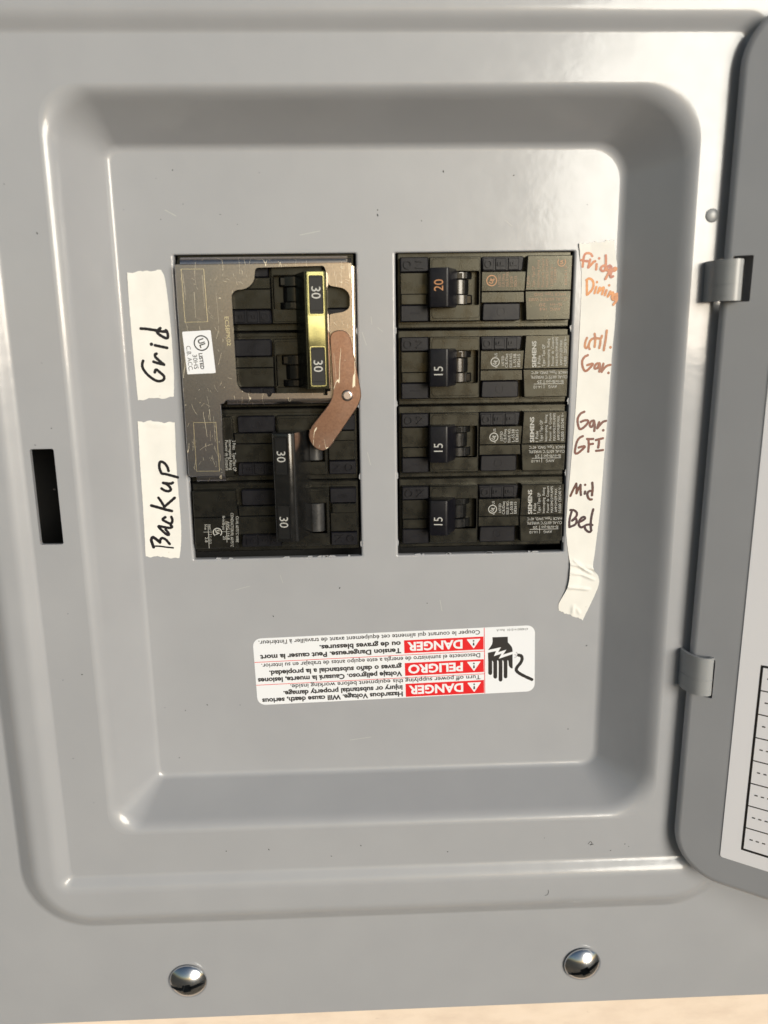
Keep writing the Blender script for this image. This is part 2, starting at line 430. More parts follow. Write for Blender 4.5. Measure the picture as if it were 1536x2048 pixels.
panel = thing('electrical_panel', 'grey steel electrical panel cover with a recessed breaker area and an open hinged door', 'electrical panel', (66, -283, 12.2))
NC = 12
def loop(L, Rg, T, B, rad, h):        # rad: TL, TR, BR, BL
    tl, tr, br, bl = rad if isinstance(rad, tuple) else (rad,)*4
    return [Vector((x, y, h)) for x, y in rrect(L, Rg, B, T, (bl, br, tr, tl), NC)]
KEYS = [loop(-108.68, 240.4, 107.31, -282.56, 1.5, 12.5), loop(-108.68, 240.4, 107.31, -282.56, 1.5, H0),
        loop(-67.01, 196.28, 81.82, -239.32, 25, H0), loop(-59.6, 188.86, 74.42, -231.87, 19, H1),
        loop(-51.95, 179.55, 63.34, -220.11, 4.5, H1), loop(-48.15, 175.65, 59.24, -216.03, 1.8, H2),
        loop(-30.4, 162.7, 43.9, -197.3, (14, 20, 17, 10), H2), loop(-18.8, 147.1, 32.6, -187.5, (4, 10, 6, 3), 0)]
TAN = [0, 0.9, 1.6, 2.8, 2.2, 1.3, 4.2, 1.9]
def bend(k, n=7):
    """the rounded fold at key loop k: list of loops"""
    out = []
    nxt = KEYS[k+1] if k+1 < len(KEYS) else None
    for s in range(n+1):
        t = s/n; lp = []
        for i, p in enumerate(KEYS[k]):
            a = KEYS[k-1][i]-p; a = a.normalized()*min(TAN[k], a.length*0.46)
            if nxt is not None: b = nxt[i]-p; b = b.normalized()*min(TAN[k], b.length*0.46)
            else:
                c = Vector((64, -77, 0)); b = (c-p); b.z = 0; b = b.normalized()*TAN[k]
            lp.append((p+a)*(1-t)**2+p*2*t*(1-t)+(p+b)*t*t)
        out.append(lp)
    return out
B1, B2, B3, B4, B5, B6, B7 = (bend(k) for k in range(1, 8))
mb = MB()
mb.strip([KEYS[0]]+B1+B2+B3+B4+B5[:-1]+[B5[-1]])
SLOT = rrect(-45.6, -38.05, -91.92, -60.45, 0.7, 4)
flat = lambda lp: [(p.x, p.y) for p in lp]
mb.fill([flat(B5[-1]), list(reversed(flat(B6[0]))), list(reversed(SLOT))], H2)
mb.strip([[(*p, H2) for p in reversed(SLOT)], [(*p, H2-1.6) for p in reversed(SLOT)]])
mb.strip(B6+B7)
WIN = [(0.0, 59.3, -103.2, -0.1), (72.4, 131.8, -103.2, -0.1)]
holes = []
for (a, b, c, d) in WIN:
    o0 = rrect(a-0.9, b+0.9, c-0.6, d+0.5, 0.8, 3)
    holes.append(list(reversed(o0)))
    lps = []
    for t in range(6):
        an = R_(90*t/5); e = 0.9*(1-math.sin(an)); q = 0.9*(1-math.cos(an))
        lps.append([(*p, -q) for p in reversed(rrect(a-e, b+e, c-e*0.65, d+e*0.55, 0.8*(1-t/8), 3))])
    lps.append([(*p, -2.6) for p in reversed(rrect(a, b, c, d, 0.3, 3))])
    mb.strip(lps)
mb.fill([flat(B7[-1])]+holes, 0.0)
# small dents where the twist-out tabs were folded away at the window corners
def mound(u, v, ru, rv, hh, ang=0, base=0.0):
    lps = []
    for k in range(6):
        f = 1-k/5; z = hh*(1-f*f)**1.2
        lps.append([(u+f*(ru*math.cos(t)*math.cos(ang)-rv*math.sin(t)*math.sin(ang)), v+f*(ru*math.cos(t)*math.sin(ang)+rv*math.sin(t)*math.cos(ang)), base+0.01+z) for t in (2*math.pi*i/18 for i in range(18))])
    mb.strip(lps)
mb.build('cover', PAINT, panel, angle=50)
# ragged stubs of the broken twist-out tabs along the window edges
mb = MB()
for w_, (a, b, c, d) in enumerate(WIN):
    for side, x in ((1, a), (-1, b)):
        for y in (-25.0, -49.5, -74.5, -98.8):
            if w_ == 0 and side == 1 and y > -70: continue
            q = [(x-side*0.35, y-1.2)]
            for k in range(7): q.append((x+side*(0.12+random.random()*0.42)*math.sin(math.pi*(k+0.5)/7), y-1.1+2.2*k/6))
            q.append((x-side*0.35, y+1.2))
            mb.prism(q if side > 0 else list(reversed(q)), -1.9, -0.5, 0.0)
    x = a+30
    for k in range(9):
        x = a+4+random.random()*(b-a-8); L = 0.8+random.random()*2.6
        mb.prism([(x, c-0.25), (x+L, c-0.25), (x+L*0.8, c+0.22+random.random()*0.2), (x+L*0.3, c+0.2+random.random()*0.3)], -1.2, -0.35)
tag(mb.build('tab_stub', PAINT, panel), kind='stuff')
# inside
mb = MB()
a, b, c, d = -61.0, 189.5, -231.5, 76.5
for q in (rect(a, a+1.5, c, d), rect(b-1.5, b, c, d), rect(a+1.5, b-1.5, c, c+1.5), rect(a+1.5, b-1.5, d-1.5, d)): mb.prism(q, -90, 11.8)
mb.box(a, b, c, d, -92, -90.01)
mb.build('enclosure_box', DARKBOX, panel)
mb = MB(); mb.box(-12, 145, -128, 20, -30, -27.1, 0.5); mb.box(-8, 140, -120, 12, -89.9, -30.05)
mb.build('mounting_pan', DARKBOX, panel)
# dark dust flecks and two hairs on the paint
mb = MB()
for i in range(46):
    z = random.random()
    if z < 0.5: u, v, hh = random.uniform(-15, 143), random.choice([random.uniform(4, 30), random.uniform(-185, -108)]), 0.02
    elif z < 0.75: u, v, hh = random.uniform(-48, 160), random.uniform(-218, -205), H2+0.02
    else: u, v, hh = random.uniform(-45, -36), random.uniform(-200, 40), H2+0.02
    r = random.uniform(0.08, 0.2); an = random.random()*6.28; el = random.uniform(1, 2.4)
    mb.prism([(u+r*el*math.cos(t)*math.cos(an)-r*math.sin(t)*math.sin(an), v+r*el*math.cos(t)*math.sin(an)+r*math.sin(t)*math.cos(an)) for t in (6.283*k/6 for k in range(6))], hh, hh+0.05)
for px in ([(1176, 1688), (1181, 1683), (1184, 1687), (1180, 1690), (1187, 1688)], [(1090, 1791), (1095, 1789), (1097, 1783), (1096, 1780)]):
    hq = H2+0.06 if px[0][1] < 1700 else H1+0.06
    ribbon(mb, [at(*p, hq) for p in px], 0.16, hq)
tag(mb.build('dust_fleck', SPECK, panel), kind='stuff')
mb = MB()
for px in ([(742, 633), (744, 649)], [(724, 664), (730, 682), (733, 690)], [(755, 655), (765, 663)], [(720, 770), (719, 782)], [(600, 470), (640, 462)], [(1010, 440), (1024, 452)], [(470, 1180), (500, 1172)],
           [(880, 1200), (884, 1222)], [(700, 1480), (742, 1474)], [(330, 420), (352, 432)], [(560, 1150), (566, 1166)], [(190, 660), (186, 690)], [(905, 1590), (934, 1588)], [(735, 905), (741, 930)]):
    ribbon(mb, [at(*p, 0.02) for p in px], random.uniform(0.08, 0.16), 0.02)
tag(mb.build('hairline_scratch', SCRATCH, panel), kind='stuff')
# rubber bump on the ledge beside the door
mb = MB(); u, v = at(1424, 431, H2)
lps = []
for k in range(9):
    an = R_(90*k/8); lps.append([(u+2.1*math.cos(an)*math.cos(t), v+2.1*math.cos(an)*math.sin(t), H2+0.7*math.sin(an)) for t in (2*math.pi*i/24 for i in range(24))])
mb.strip(lps); mb.build('bumper', CLIP, panel)

# screws: domed head with a combined slot and square socket
def screw(u, v, slot_deg, tilt):
    base = H0+0.1
    mb = MB(); lps = []; r = 7.15
    prof = [(r-0.3, 0.0), (r, 0.25), (r, 0.7)]
    Rs = (r*r+3.2*3.2)/(2*3.2)
    for k in range(13):
        x = (r-0.12)*(1-k/13); prof.append((x, 0.8+math.sqrt(Rs*Rs-x*x)-(Rs-3.2)))
    for rr, z in prof: lps.append([(rr*math.cos(t), rr*math.sin(t), z) for t in (2*math.pi*i/56 for i in range(56))])
    mb.strip(lps); mb.cap(lps[-1]); mb.cap(lps[0], True)
    me = mb.mesh('screw', [STEEL, RECESS_SHADE], angle=60)
    o = bpy.data.objects.new('screw', me); COL.objects.link(o)
    cuts = []
    for hu, hv, z0 in ((9, 0.72, 1.5), (1.7, 1.7, 0.5)):
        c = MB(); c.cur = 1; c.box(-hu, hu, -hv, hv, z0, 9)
        if hu < 3: c.v = [Vector((x*(1 if z > 5 else 0.86), y*(1 if z > 5 else 0.86), z)) for x, y, z in c.v]
        cm = c.mesh('cut', [STEEL, RECESS_SHADE]); co = bpy.data.objects.new('cut', cm); COL.objects.link(co); cuts.append(co)
        md = o.modifiers.new('b', 'BOOLEAN'); md.object = co; md.operation = 'DIFFERENCE'; md.solver = 'EXACT'
    dg = bpy.context.evaluated_depsgraph_get()
    nm = bpy.data.meshes.new_from_object(o.evaluated_get(dg)); nm.name = 'screw'
    for c in cuts: bpy.data.objects.remove(c)
    bpy.data.objects.remove(o)
    bm = bmesh.new(); bm.from_mesh(nm)
    bmesh.ops.remove_doubles(bm, verts=bm.verts, dist=2e-6); bm.to_mesh(nm); bm.free()
    nm.polygons.foreach_set('use_smooth', [True]*len(nm.polygons)); nm.set_sharp_from_angle(angle=R_(32))
    s = bpy.data.objects.new('screw', nm); COL.objects.link(s); s.parent = panel
    s.rotation_euler = (R_(tilt[0]), -R_(slot_deg), R_(tilt[1])); s.location = W(u, v, base)-panel.location
    # dimpled washer face pressed into the paint round the head
    return s
s1 = screw(-9.84, -265.11, 7, (1.5, 0)); s1['label'] = 'left zinc screw with a nearly level slot'
s2 = screw(141.37, -264.42, 24, (2.5, 1)); s2['label'] = 'right zinc screw with a slanting slot and square socket'

# ------------------------------------------------------------------ the door
BETA = R_(34)
DE0 = Vector((171.99, 45.49, 22.3)); DE1 = Vector((169.64, -197.54, 22.3))        # its hinge-side edge
dt = (DE0-DE1).normalized()                                                   # up along the edge
ds = Vector((math.cos(BETA), 0, math.sin(BETA))); ds = (ds-dt*ds.dot(dt)).normalized()
dn = ds.cross(dt); dn = dn if dn.z > 0 else -dn
DO = DE0-dt*45.49
def dpt(s, t, n=0.0): return DO+ds*s+dt*t+dn*n
def door_at(px, py, n=0.0):
    d = CAM_R.transposed() @ Vector(((px-768)/FPX, (py-1024)/FPX, 1)); d = Vector((d.x, d.z, -d.y))
    c = Vector((CAM_C[0], CAM_C[2], -CAM_C[1])); o = dpt(0, 0, n)
    q = c+d*((o-c).dot(dn)/d.dot(dn))-o
    return (q.dot(ds), q.dot(dt))
class DMB(MB):
    """builder whose coordinates run along the door: s, t, n"""
    def build(s, name, mats, parent=None, **k):
        s.v = [dpt(*p) for p in s.v]; return MB.build(s, name, mats, parent, **k)
DTOP, DBOT, DW = 65.09, -218.61, 236.0
dm = DMB()
def dl(e, n): return [(x, y, n) for x, y in rrect(e, DW-e, DBOT+e, DTOP-e, 17.0-e, 10)]
lps = [dl(0.2, -2.9)]
for k in range(8):
    an = R_(90*k/7); lps.append(dl(2.6*(1-math.sin(an)), -2.6*(1-math.cos(an)))) if False else lps.append(dl(2.6-2.6*math.cos(R_(90-90*k/7))*0-2.6*(1-math.sin(an))*0-2.6*math.cos(an), -2.6+2.6*math.sin(an)))
dm.strip(lps)
hs = []
for (y0, y1) in ((-18.01, -4.49), (-148.53, -134.62)):
    q = list(reversed(rrect(3.0, 8.8, y0, y1, 0.4, 2))); hs.append(q)
    dm.strip([[(*p, 0) for p in q], [(*p, -1.4) for p in q]])
dm.fill([[(x, y) for x, y, _ in lps[-1]]]+hs, 0.0)
door = dm.build('door', PAINT, panel, angle=50)

# the two hinge clips that curl round the door's edge
def clip(v0, v1, du=-1.9):
    mb = MB()
    prof = [(178.3+(u-178.3)*0.78+du, h) for u, h in [(167.6, 18.2), (167.5, 20.6), (168.5, 24.2), (171.1, 27.3), (174.3, 28.4), (177.0, 27.9), (178.2, 26.2), (178.3, 25.4)]]
    mid = catmull(prof, 4)
    def off(d):
        o = []
        for i, p in enumerate(mid):
            e = (mid[min(i+1, len(mid)-1)]-mid[max(i-1, 0)]).normalized(); o.append(tuple(p+Vector((-e.y, e.x))*d))
        return o
    def band(d0, d1, a_, b_): mb.profile(list(reversed(off(d1)+list(reversed(off(d0))))), a_, b_)
    band(-1.1, 0.0, v0, v1)
    # seam and end ribs
    k = v0+(v1-v0)*0.40; band(-0.3, 0.10, k, k+0.2); k = v0+(v1-v0)*0.12; band(-0.3, 0.07, k, k+0.15); k = v0+(v1-v0)*0.86; band(-0.3, 0.07, k, v1-0.3)
    return mb.build('hinge_clip', CLIP, panel, angle=40)
clip(-17.81, -5.66); clip(-147.16, -133.64, -0.8)

# directory card stuck on the inside of the door
cA = door_at(1440, 1713, 0.2); cB = door_at(1536, 1130, 0.2)
card = thing('directory_card', 'white paper directory card with a ruled table stuck inside the open door', 'card', tuple(dpt(60, -100, 0)))
S0 = cA[0]; T0 = cA[1]
dm = DMB(); dm.prism(rrect(S0, S0+150, T0, T0+205, 0.8, 3), 0.03, 0.22); dm.build('card_sheet', PAPER, card)
dm = DMB()
tb = [door_at(1330+X/3.252, 1200+Y/3.252, 0.24) for X, Y in ((635, 432), (622, 592), (604, 745), (586, 897), (567, 1048), (550, 1192), (531, 1335), (511, 1478), (487, 1615))]
SL = sum(p[0] for p in tb)/len(tb); tA, tB = tb[0][1], tb[-1][1]
def hline(s0, s1, t, w, n): dm.cap([(s0, t-w/2, n), (s1, t-w/2, n), (s1, t+w/2, n), (s0, t+w/2, n)])
def vline(s, t0, t1, w, n): dm.cap([(s-w/2, t0, n), (s+w/2, t0, n), (s+w/2, t1, n), (s-w/2, t1, n)])
vline(SL, tB-0.35, tA+0.35, 0.8, 0.245); vline(SL+100, tB-0.35, tA+0.35, 0.8, 0.245)
for k in range(9):
    t = tA+(tB-tA)*k/8; hline(SL+0.4, SL+99.6, t, 0.8 if k in (0, 8) else 0.42, 0.252)
    if k < 8:
        tm = tA+(tB-tA)*(k+0.5)/8
        for j in range(24): hline(SL+1.9+j*1.95, SL+2.9+j*1.95, tm+0.2, 0.45, 0.248)
dm.build('printed_table', BLACKINK, card)

# ------------------------------------------------------------------ breakers
UC = 102.2                      # middle of the right-hand column; geometry is drawn there with its rows centred on v = 0
HB = 1.5
C3 = crop(780, 490, 4.042, HB); VC2 = -37.5
def b2(X, Y, h=HB):
    u, v = at(780+X/4.042, 490+Y/4.042, h); return (u, v-VC2)
def tile_letters(mb, s, spots, cap):
    for ch, (u, v) in zip(s, spots): text_c(mb, ch, (u, v), 90, cap, 1.3, 1.0, 0.0, 0.10)
def pole_parts():
    """meshes of one breaker pole (without handle and print), rows centred on v = 0"""
    P = {}
    m = MB(); m.box(73.1, 131.4, -12.6, 12.6, -27, -2.0, 0.35); m.box(73.3, 131.0, -12.2, -11.0, -2.05, -1.75, 0.1); P['body'] = (m, PLASTIC, 0.0)
    m = MB()
    m.box(74.0, 83.3, -1.5, 5.5, -2, 0.6, 0.25); m.box(74.2, 82.6, -4.8, -1.4, -2, 1.25, 0.2); P['end_block'] = (m, PLASTIC, 0)
    m = MB(); m.box(74.0, 83.2, 5.6, 10.3, -2, 1.2, 0.3); tile_letters(m, 'ON', ((76.3, 7.9), (80.4, 7.9)), 2.6); P['on_marker'] = (m, MATTE, 0)
    m = MB(); m.box(74.0, 83.2, -10.3, -4.95, -2, 1.2, 0.3); m.box(77.0, 80.2, -7.8, -7.4, 1.1, 1.33, 0.05); P['on_symbol_tile'] = (m, MATTE, 0)
    m = MB()
    m.sheet(rrect(83.6, 100.6, -10.3, 10.3, 0.3, 2), [list(reversed(rrect(84.4, 100.0, -5.2, 5.8, 0.4, 2)))], -2, 1.25, 0.25)
    m.strip([[(*p, 1.25) for p in reversed(rrect(84.4, 100.0, -5.2, 5.8, 0.4, 2))], [(*p, -9) for p in reversed(rrect(84.4, 100.0, -5.2, 5.8, 0.4, 2))]])
    m.sheet(rrect(84.3, 100.2, -9.4, 9.7, 0.9, 3), [list(reversed(rrect(84.35, 100.05, -5.4, 6.0, 0.4, 2)))], 1.2, HB, 0.12)
    P['handle_bezel'] = (m, PLASTIC, 0)
    m = MB()
    m.prism([(100.8, 5.5), (100.8, -0.85), (115.3, -0.85), (115.6, 5.5)], -2, HB, 0.2)
    m.prism([(100.8, -0.95), (100.8, -4.5), (115.3, -4.5), (115.15, -0.95)], -2, HB-0.15, 0.2)
    P['listing_face'] = (m, PLASTIC, 0)
    m = MB(); m.prism(rounded([(101.0, 5.6), (114.4, 5.6), (114.9, 10.3), (100.7, 10.3)], 0.8, 3), -2, 0.9, 0.3)
    for u in (103.0, 107.2, 111.4): m.box(u-1.75, u+1.75, 6.0, 9.7, 0.85, 1.25, 0.15)
    tile_letters(m, 'OFF', ((103.0, 7.85), (107.2, 7.85), (111.4, 7.85)), 2.3); P['off_marker'] = (m, MATTE, 0)
    m = MB(); m.prism(rounded([(101.2, -10.3), (114.0, -10.3), (114.0, -4.6), (101.4, -4.6)], 0.8, 3), -2, 1.15, 0.35)
    ringm = circle(107.6, -7.3, 1.45, 24); rin = circle(107.6, -7.3, 1.1, 24)
    m.strip([[(*p, 1.1) for p in ringm], [(*p, 1.3) for p in ringm], [(*p, 1.3) for p in rin], [(*p, 1.1) for p in rin]]); P['off_symbol_tile'] = (m, MATTE, 0)
    m = MB()
    m.prism([(115.4, -0.72), (130.7, -0.72), (130.8, 10.4), (115.9, 10.4)], -2, 1.9, 0.22)
    m.prism([(115.9, -10.3), (130.6, -10.2), (130.7, -0.86), (115.3, -0.86)], -2, 1.85, 0.22)
    P['label_block'] = (m, PLASTIC, 0)
    m = MB()
    def drum(y0, y1, r):
        lps = []
        for y, rr in ((y0, r-0.2), (y0+0.2, r), (y1-0.2, r), (y1, r-0.2)): lps.append([(93.2+rr*math.cos(t), y, -4.4+rr*math.sin(t)) for t in (-2*math.pi*i/40 for i in range(40))])
        m.strip(lps); m.cap(lps[0], False); m.cap(lps[-1], True)
    drum(-4.9, -1.7, 5.6); drum(-1.6, 3.2, 4.5); drum(3.3, 5.6, 5.4)
    m.box(96.0, 97.6, -4.6, -2.0, -1.5, 0.4, 0.2); m.box(93.0, 94.5, 3.4, 5.2, 0.6, 1.0, 0.1)
    P['handle_drum'] = (m, GLOSS, 0)
    return P
def single_print(mb, small, seed=0):
    L = lambda s, X, Y0, Y1, cap, bold=0.0: text(mb, s, b2(X, Y0, 1.95), b2(X, Y1, 1.95), cap, 1.93, bold)
    L('SIEMENS', 1182, 988, 775, 1.36, 0.022)
    L('1 Pole', 1217, 985, 893, 0.95); L('Type / Tipo QP', 1252, 982, 803, 0.95)
    L('Interrupting  Rating', 1290, 980, 756, 0.86); L('Pouvoir  de  Coupure', 1325, 976, 744, 0.86)
    L('MAX.RMS.SYM.AMPS', 1360, 976, 744, 0.88); L('AMP.SYM.EFF.MAX.', 1394, 972, 762, 0.88); L('10,000 120/240 V~', 1428, 976, 740, 0.95)
    U = lambda s, X0, X1, Y, cap: text(mb, s, b2(X0, Y, 1.9), b2(X1, Y+3, 1.9), cap, 1.88)
    U('HACR Type, SWD, 40°C', 1434, 1142, 1018, 0.95); U('CU-AL 60/75°C WIRE/FIL', 1434, 1138, 1054, 1.0)
    U('lb-in/lb-po', 1402, 1262, 1092, 0.95); U('25', 1226, 1190, 1094, 0.95); U('AWG', 1350, 1280, 1132, 0.95); U('14-10', 1226, 1160, 1135, 0.95)
    def ln(X0, Y0, X1, Y1, w):
        ribbon(mb, [b2(X0, Y0, 1.9), b2(X1, Y1, 1.9)], w, 1.885, False)
    ln(1165, 1124, 1402, 1120, 0.16); ln(1245, 1092, 1245, 1158, 0.14)
    M_ = lambda s, X, Y0, Y1, cap: text(mb, s, b2(X, Y0), b2(X, Y1), cap, HB+0.03)
    cu_, cv_ = b2(850, 946)
    ring(mb, cu_, cv_, 1.28, 1.55, HB+0.03); text_c(mb, 'UL', (cu_, cv_), 65, 1.05, HB+0.03, 0.9, 0.03)
    M_('c', 866, 994, 982, 0.9); M_('US', 866, 903, 874, 0.85)
    M_('LISTED', 922, 976, 896, 0.85); M_('C.B./Dixq', 953, 990, 880, 0.92); M_('ISSUE NO.', 987, 990, 873, 0.9)
    M_('L-5538', 1020, 985, 880, 0.95); M_('E82615', 1052, 985, 882, 0.95)
def faint_print(mb):
    """older layout of the worn copper-coloured breaker, mostly rubbed away"""
    def b1(X, Y, h=HB):
        u, v = at(780+X/4.042, 490+Y/4.042, h); return (u, v+11.9)
    L = lambda s, X, Y0, Y1, cap: text(mb, s, b1(X, Y0, 1.95), b1(X, Y1, 1.95), cap, 1.93)
    L('1 Pole', 1128, 340, 250, 0.9); L('Type / Tipo QP', 1170, 340, 170, 0.9); L('Interrupting Rating', 1208, 340, 120, 0.85)
    L('Pouvoir de Coupure', 1245, 340, 110, 0.85); L('MAX.RMS.SYM.AMPS', 1280, 340, 110, 0.85); L('120/240 V~', 1318, 330, 150, 0.85); L('10,000', 1345, 300, 180, 0.85)
    L('E82615', 1432, 320, 170, 0.85)
    U = lambda s, X0, X1, Y: text(mb, s, b1(X0, Y, 1.9), b1(X1, Y+3, 1.9), 0.95, 1.88)
    U('HACR Type, SWD', 1420, 1165, 385); U('CU-AL 60/75°C WIRE', 1435, 1120, 425); U('lb-in  20', 1390, 1205, 470); U('AWG  14-8', 1380, 1210, 505)
    M_ = lambda s, X, Y0, Y1: text(mb, s, b1(X, Y0), b1(X, Y1), 0.85, HB+0.03)
    M_('LISTED', 895, 335, 240); M_('C.B./Dixq', 925, 340, 235); M_('ISSUE NO.', 958, 335, 215); M_('L-5538', 992, 335, 255); M_('E82615', 1025, 335, 250)
def bright_print(mb):
    def b1(X, Y, h=HB):
        u, v = at(780+X/4.042, 490+Y/4.042, h); return (u, v+11.9)
    c = b1(822, 288); ring(mb, *c, 1.5, 1.78, HB+0.035); text_c(mb, 'UL', c, 65, 1.2, HB+0.035, 0.9, 0.03)
    c = b1(1388, 138, 1.95); ring(mb, *c, 1.15, 1.4, 1.94, 28, -220, 40); text_c(mb, 'SA', c, 90, 1.0, 1.94, 0.85, 0.02)

POLE = pole_parts()
def handle_mesh():
    m = MB()
    m.profile([(83.0, 2.2), (83.05, 7.0), (83.4, 7.5), (88.6, 8.3), (89.2, 8.0), (91.2, 3.6), (93.0, 0.5), (90.0, -1.0), (86.5, 0.9)][::1], -5.9, 6.4)
    return m
class XMB(MB): pass
def place_mesh(src, name, mt, parent, fn, bevel=0.0, angle=35):
    q = MB(); q.v = [Vector(fn(p)) for p in src.v]; q.f = list(src.f); q.mi = list(src.mi)
    return q.build(name, mt, parent, bevel, angle)

def single(name, label, vc, number, nmat, first=None, prints=None):
    t = thing(name, label, 'circuit breaker', (UC, vc, -27), 'single-pole breakers in the right-hand column')
    sh = lambda p: (p[0], p[1]+vc, p[2])
    for k, (m, mt, bv) in POLE.items(): place_mesh(m, k, mt, t, sh, bv)
    hm = handle_mesh(); 
    hd = place_mesh(hm, 'handle', MATTE, t, sh, 0.35)
    m = MB(); dn_ = math.atan2(0.8, 5.2)
    cu_, cv_ = 86.2, 0.3
    q = MB(); text_c(q, number, (cu_-0.3, cv_+ (0.6 if number == '20' else -1.0)), 90, 2.9, 0, 0.9, 0.0)
    q.v = [Vector((p.x, p.y+vc, 7.5+(p.x-83.4)*0.8/5.2+0.05)) for p in q.v]
    q.build('rating_number', nmat, hd)
    for fn, mt, nm in prints:
        q = MB(); fn(q); q.v = [Vector((p.x, p.y+vc, p.z)) for p in q.v]; q.build(nm, mt, t)
    return t
VCS = (-11.9, -37.5, -63.0, -88.45)
brk1 = single('circuit_breaker', 'single breaker marked 20 in orange, with faded copper print, topmost in right column', VCS[0], '20', COPPER,
       prints=((faint_print, COPPERDIM, 'printed_text'), (bright_print, COPPER, 'printed_logo')))
brk2 = single('circuit_breaker', 'black single breaker marked 15 directly below the breaker marked 20', VCS[1], '15', WHITE,
       prints=((lambda q: single_print(q, 0), WHITE, 'printed_text'),))
def copy_tree(o, parent=None):
    c = o.copy(); COL.objects.link(c); c.parent = parent
    for ch in list(o.children): copy_tree(ch, c)
    return c
for vc, lab in ((VCS[2], 'black single breaker marked 15 beside the Gar. GFI writing'),
                (VCS[3], 'black single breaker marked 15 at the bottom of the right column')):
    c = copy_tree(brk2); c.location = W(UC, vc, -27); c['label'] = lab

# double breakers: the same poles turned upside down, joined by a handle tie
def double(label, vc, left, prints, names):
    t = thing('double_breaker', label, 'circuit breaker', (29.7, vc, -27), 'double-pole breakers in the left-hand column')
    for k in (1, -1):
        fn = lambda p, k=k: (29.7-(p[0]-UC), vc+k*12.72-p[1], p[2]-0.3)
        for nm, (m, mt, bv) in POLE.items(): place_mesh(m, nm, mt, t, fn, bv)
    if left: A = [(33.0, 0.0), (30.2, 3.0), (30.5, 11.2), (31.0, 11.9), (36.0, 12.9), (37.0, 12.6), (38.0, 11.8), (40.4, 5.0), (42.5, 0.0), (39.0, -2.0)]
    else: A = [(39.2, 1.0), (40.4, 4.5), (43.0, 12.6), (43.8, 13.2), (49.3, 11.7), (50.0, 11.0), (50.3, 5.0), (49.0, 3.0), (46.0, 0.5), (42.5, -2.0)]
    m = MB(); m.profile(A, vc-18.6, vc+18.2)
    TM = GLOSS if left else TIE_GLARE  # upper tie gets the copy with the yellow reflection painted in
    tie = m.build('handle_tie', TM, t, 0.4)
    a, b = (Vector(A[3]), Vector(A[4]))
    d = (b-a).normalized(); nn = Vector((-d.y, d.x))
    if nn.y < 0: nn = -nn
    for (y0, y1, tcen) in (((5.0, 16.9, 11.6) if not left else (4.6, 16.9, 10.6)), ((-17.4, -5.2, -11.2) if not left else (-17.4, -6.0, -11.6))):
        # a raised frame round a sunk number tile
        mid = (a+b)/2; w2 = (b-a).length*0.41
        pt = lambda x, y, z: (*((mid+d*x+nn*z)[0:1]), vc+y, (mid+d*x+nn*z)[1])
        o_ = rrect(-w2-0.35, w2+0.35, y0-0.4, y1+0.4, 0.7, 3); i_ = rrect(-w2, w2, y0, y1, 0.5, 3)
        fm = MB()
        fm.strip([[pt(x, y, 0.02) for x, y in o_], [pt(x, y, 0.32) for x, y in inset(o_, 0.12)], [pt(x, y, 0.32) for x, y in i_], [pt(x, y, 0.03) for x, y in i_]])
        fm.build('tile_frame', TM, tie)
        fm = MB(); fm.cap([pt(x, y, 0.04) for x, y in inset(i_, 0.05)])
        q = inset(rrect(-w2, w2, y0+1.0, y1-0.4, 0.3, 2), 0.15)
        fm.strip([[pt(x, y, 0.03) for x, y in q], [pt(x, y, 0.16) for x, y in inset(q, 0.1)]]); fm.cap([pt(x, y, 0.16) for x, y in inset(q, 0.1)])
        tl = fm.build('number_tile', TILE, tie)
        q = MB(); text_c(q, '30', (0, tcen), -90, 2.9, 0, 0.95, 0.0)
        fm = MB(); fm.add([pt(p.x, p.y, 0.20) for p in q.v], q.f); fm.build('rating_number', WHITE, tie)
    if left:        # the rounded roots of the two toggles showing in their openings
        for k in (1, -1):
            m = MB(); vv = vc+k*12.72-0.3; lps = []
            for y, rr in ((vv-5.1, 3.0), (vv-4.9, 3.2), (vv+4.9, 3.2), (vv+5.1, 3.0)): lps.append([(43.7+rr*math.cos(q), y, -2.4+rr*math.sin(q)) for q in (-2*math.pi*i/32 for i in range(32))])
            m.strip(lps); m.cap(lps[0]); m.cap(lps[-1], True); m.build('toggle_root', ROOT, t)
    for fn in prints:
        q = MB(); fn(q); q.build('printed_text', DIMPRINT, t)
    return t
def c2(X, Y): return at(360+X/4.042, 790+Y/4.042, HB+0.1)
def backup_print(mb):
    D = lambda s, X, Y0, Y1, cap: text(mb, s, c2(X, Y0), c2(X, Y1), cap, 1.62)
    D('CU-AL 60/75°C WIRE', 452, 980, 1190, 0.95); D('CONDUCTOR/FIL 60/75°C', 410, 953, 1226, 0.95)
    D('AWG', 378, 1022, 1088, 0.95); D('14-8', 380, 1118, 1168, 0.95); D('lb-in/lb-po', 343, 978, 1090, 0.95); D('25', 348, 1140, 1170, 0.95)
    D('mm²', 232, 1046, 1095, 0.9); D('2.1-13.3', 234, 1122, 1200, 0.9); D('N·m', 197, 1046, 1088, 0.9); D('2.8', 203, 1150, 1190, 0.9)
    c = c2(303, 1110); ring(mb, *c, 1.28, 1.62, 1.62, 30, -50, 230); text_c(mb, 'SA', (c[0], c[1]), -90, 1.35, 1.62, 0.85, 0.02)
    ln = lambda a, b, w: ribbon(mb, [c2(*a), c2(*b)], w, 1.62, False)
    ln((226, 1045), (236, 1238), 0.15); ln((372, 1020), (380, 1190), 0.15); ln((190, 1108), (260, 1108), 0.12); ln((330, 1105), (400, 1105), 0.12)
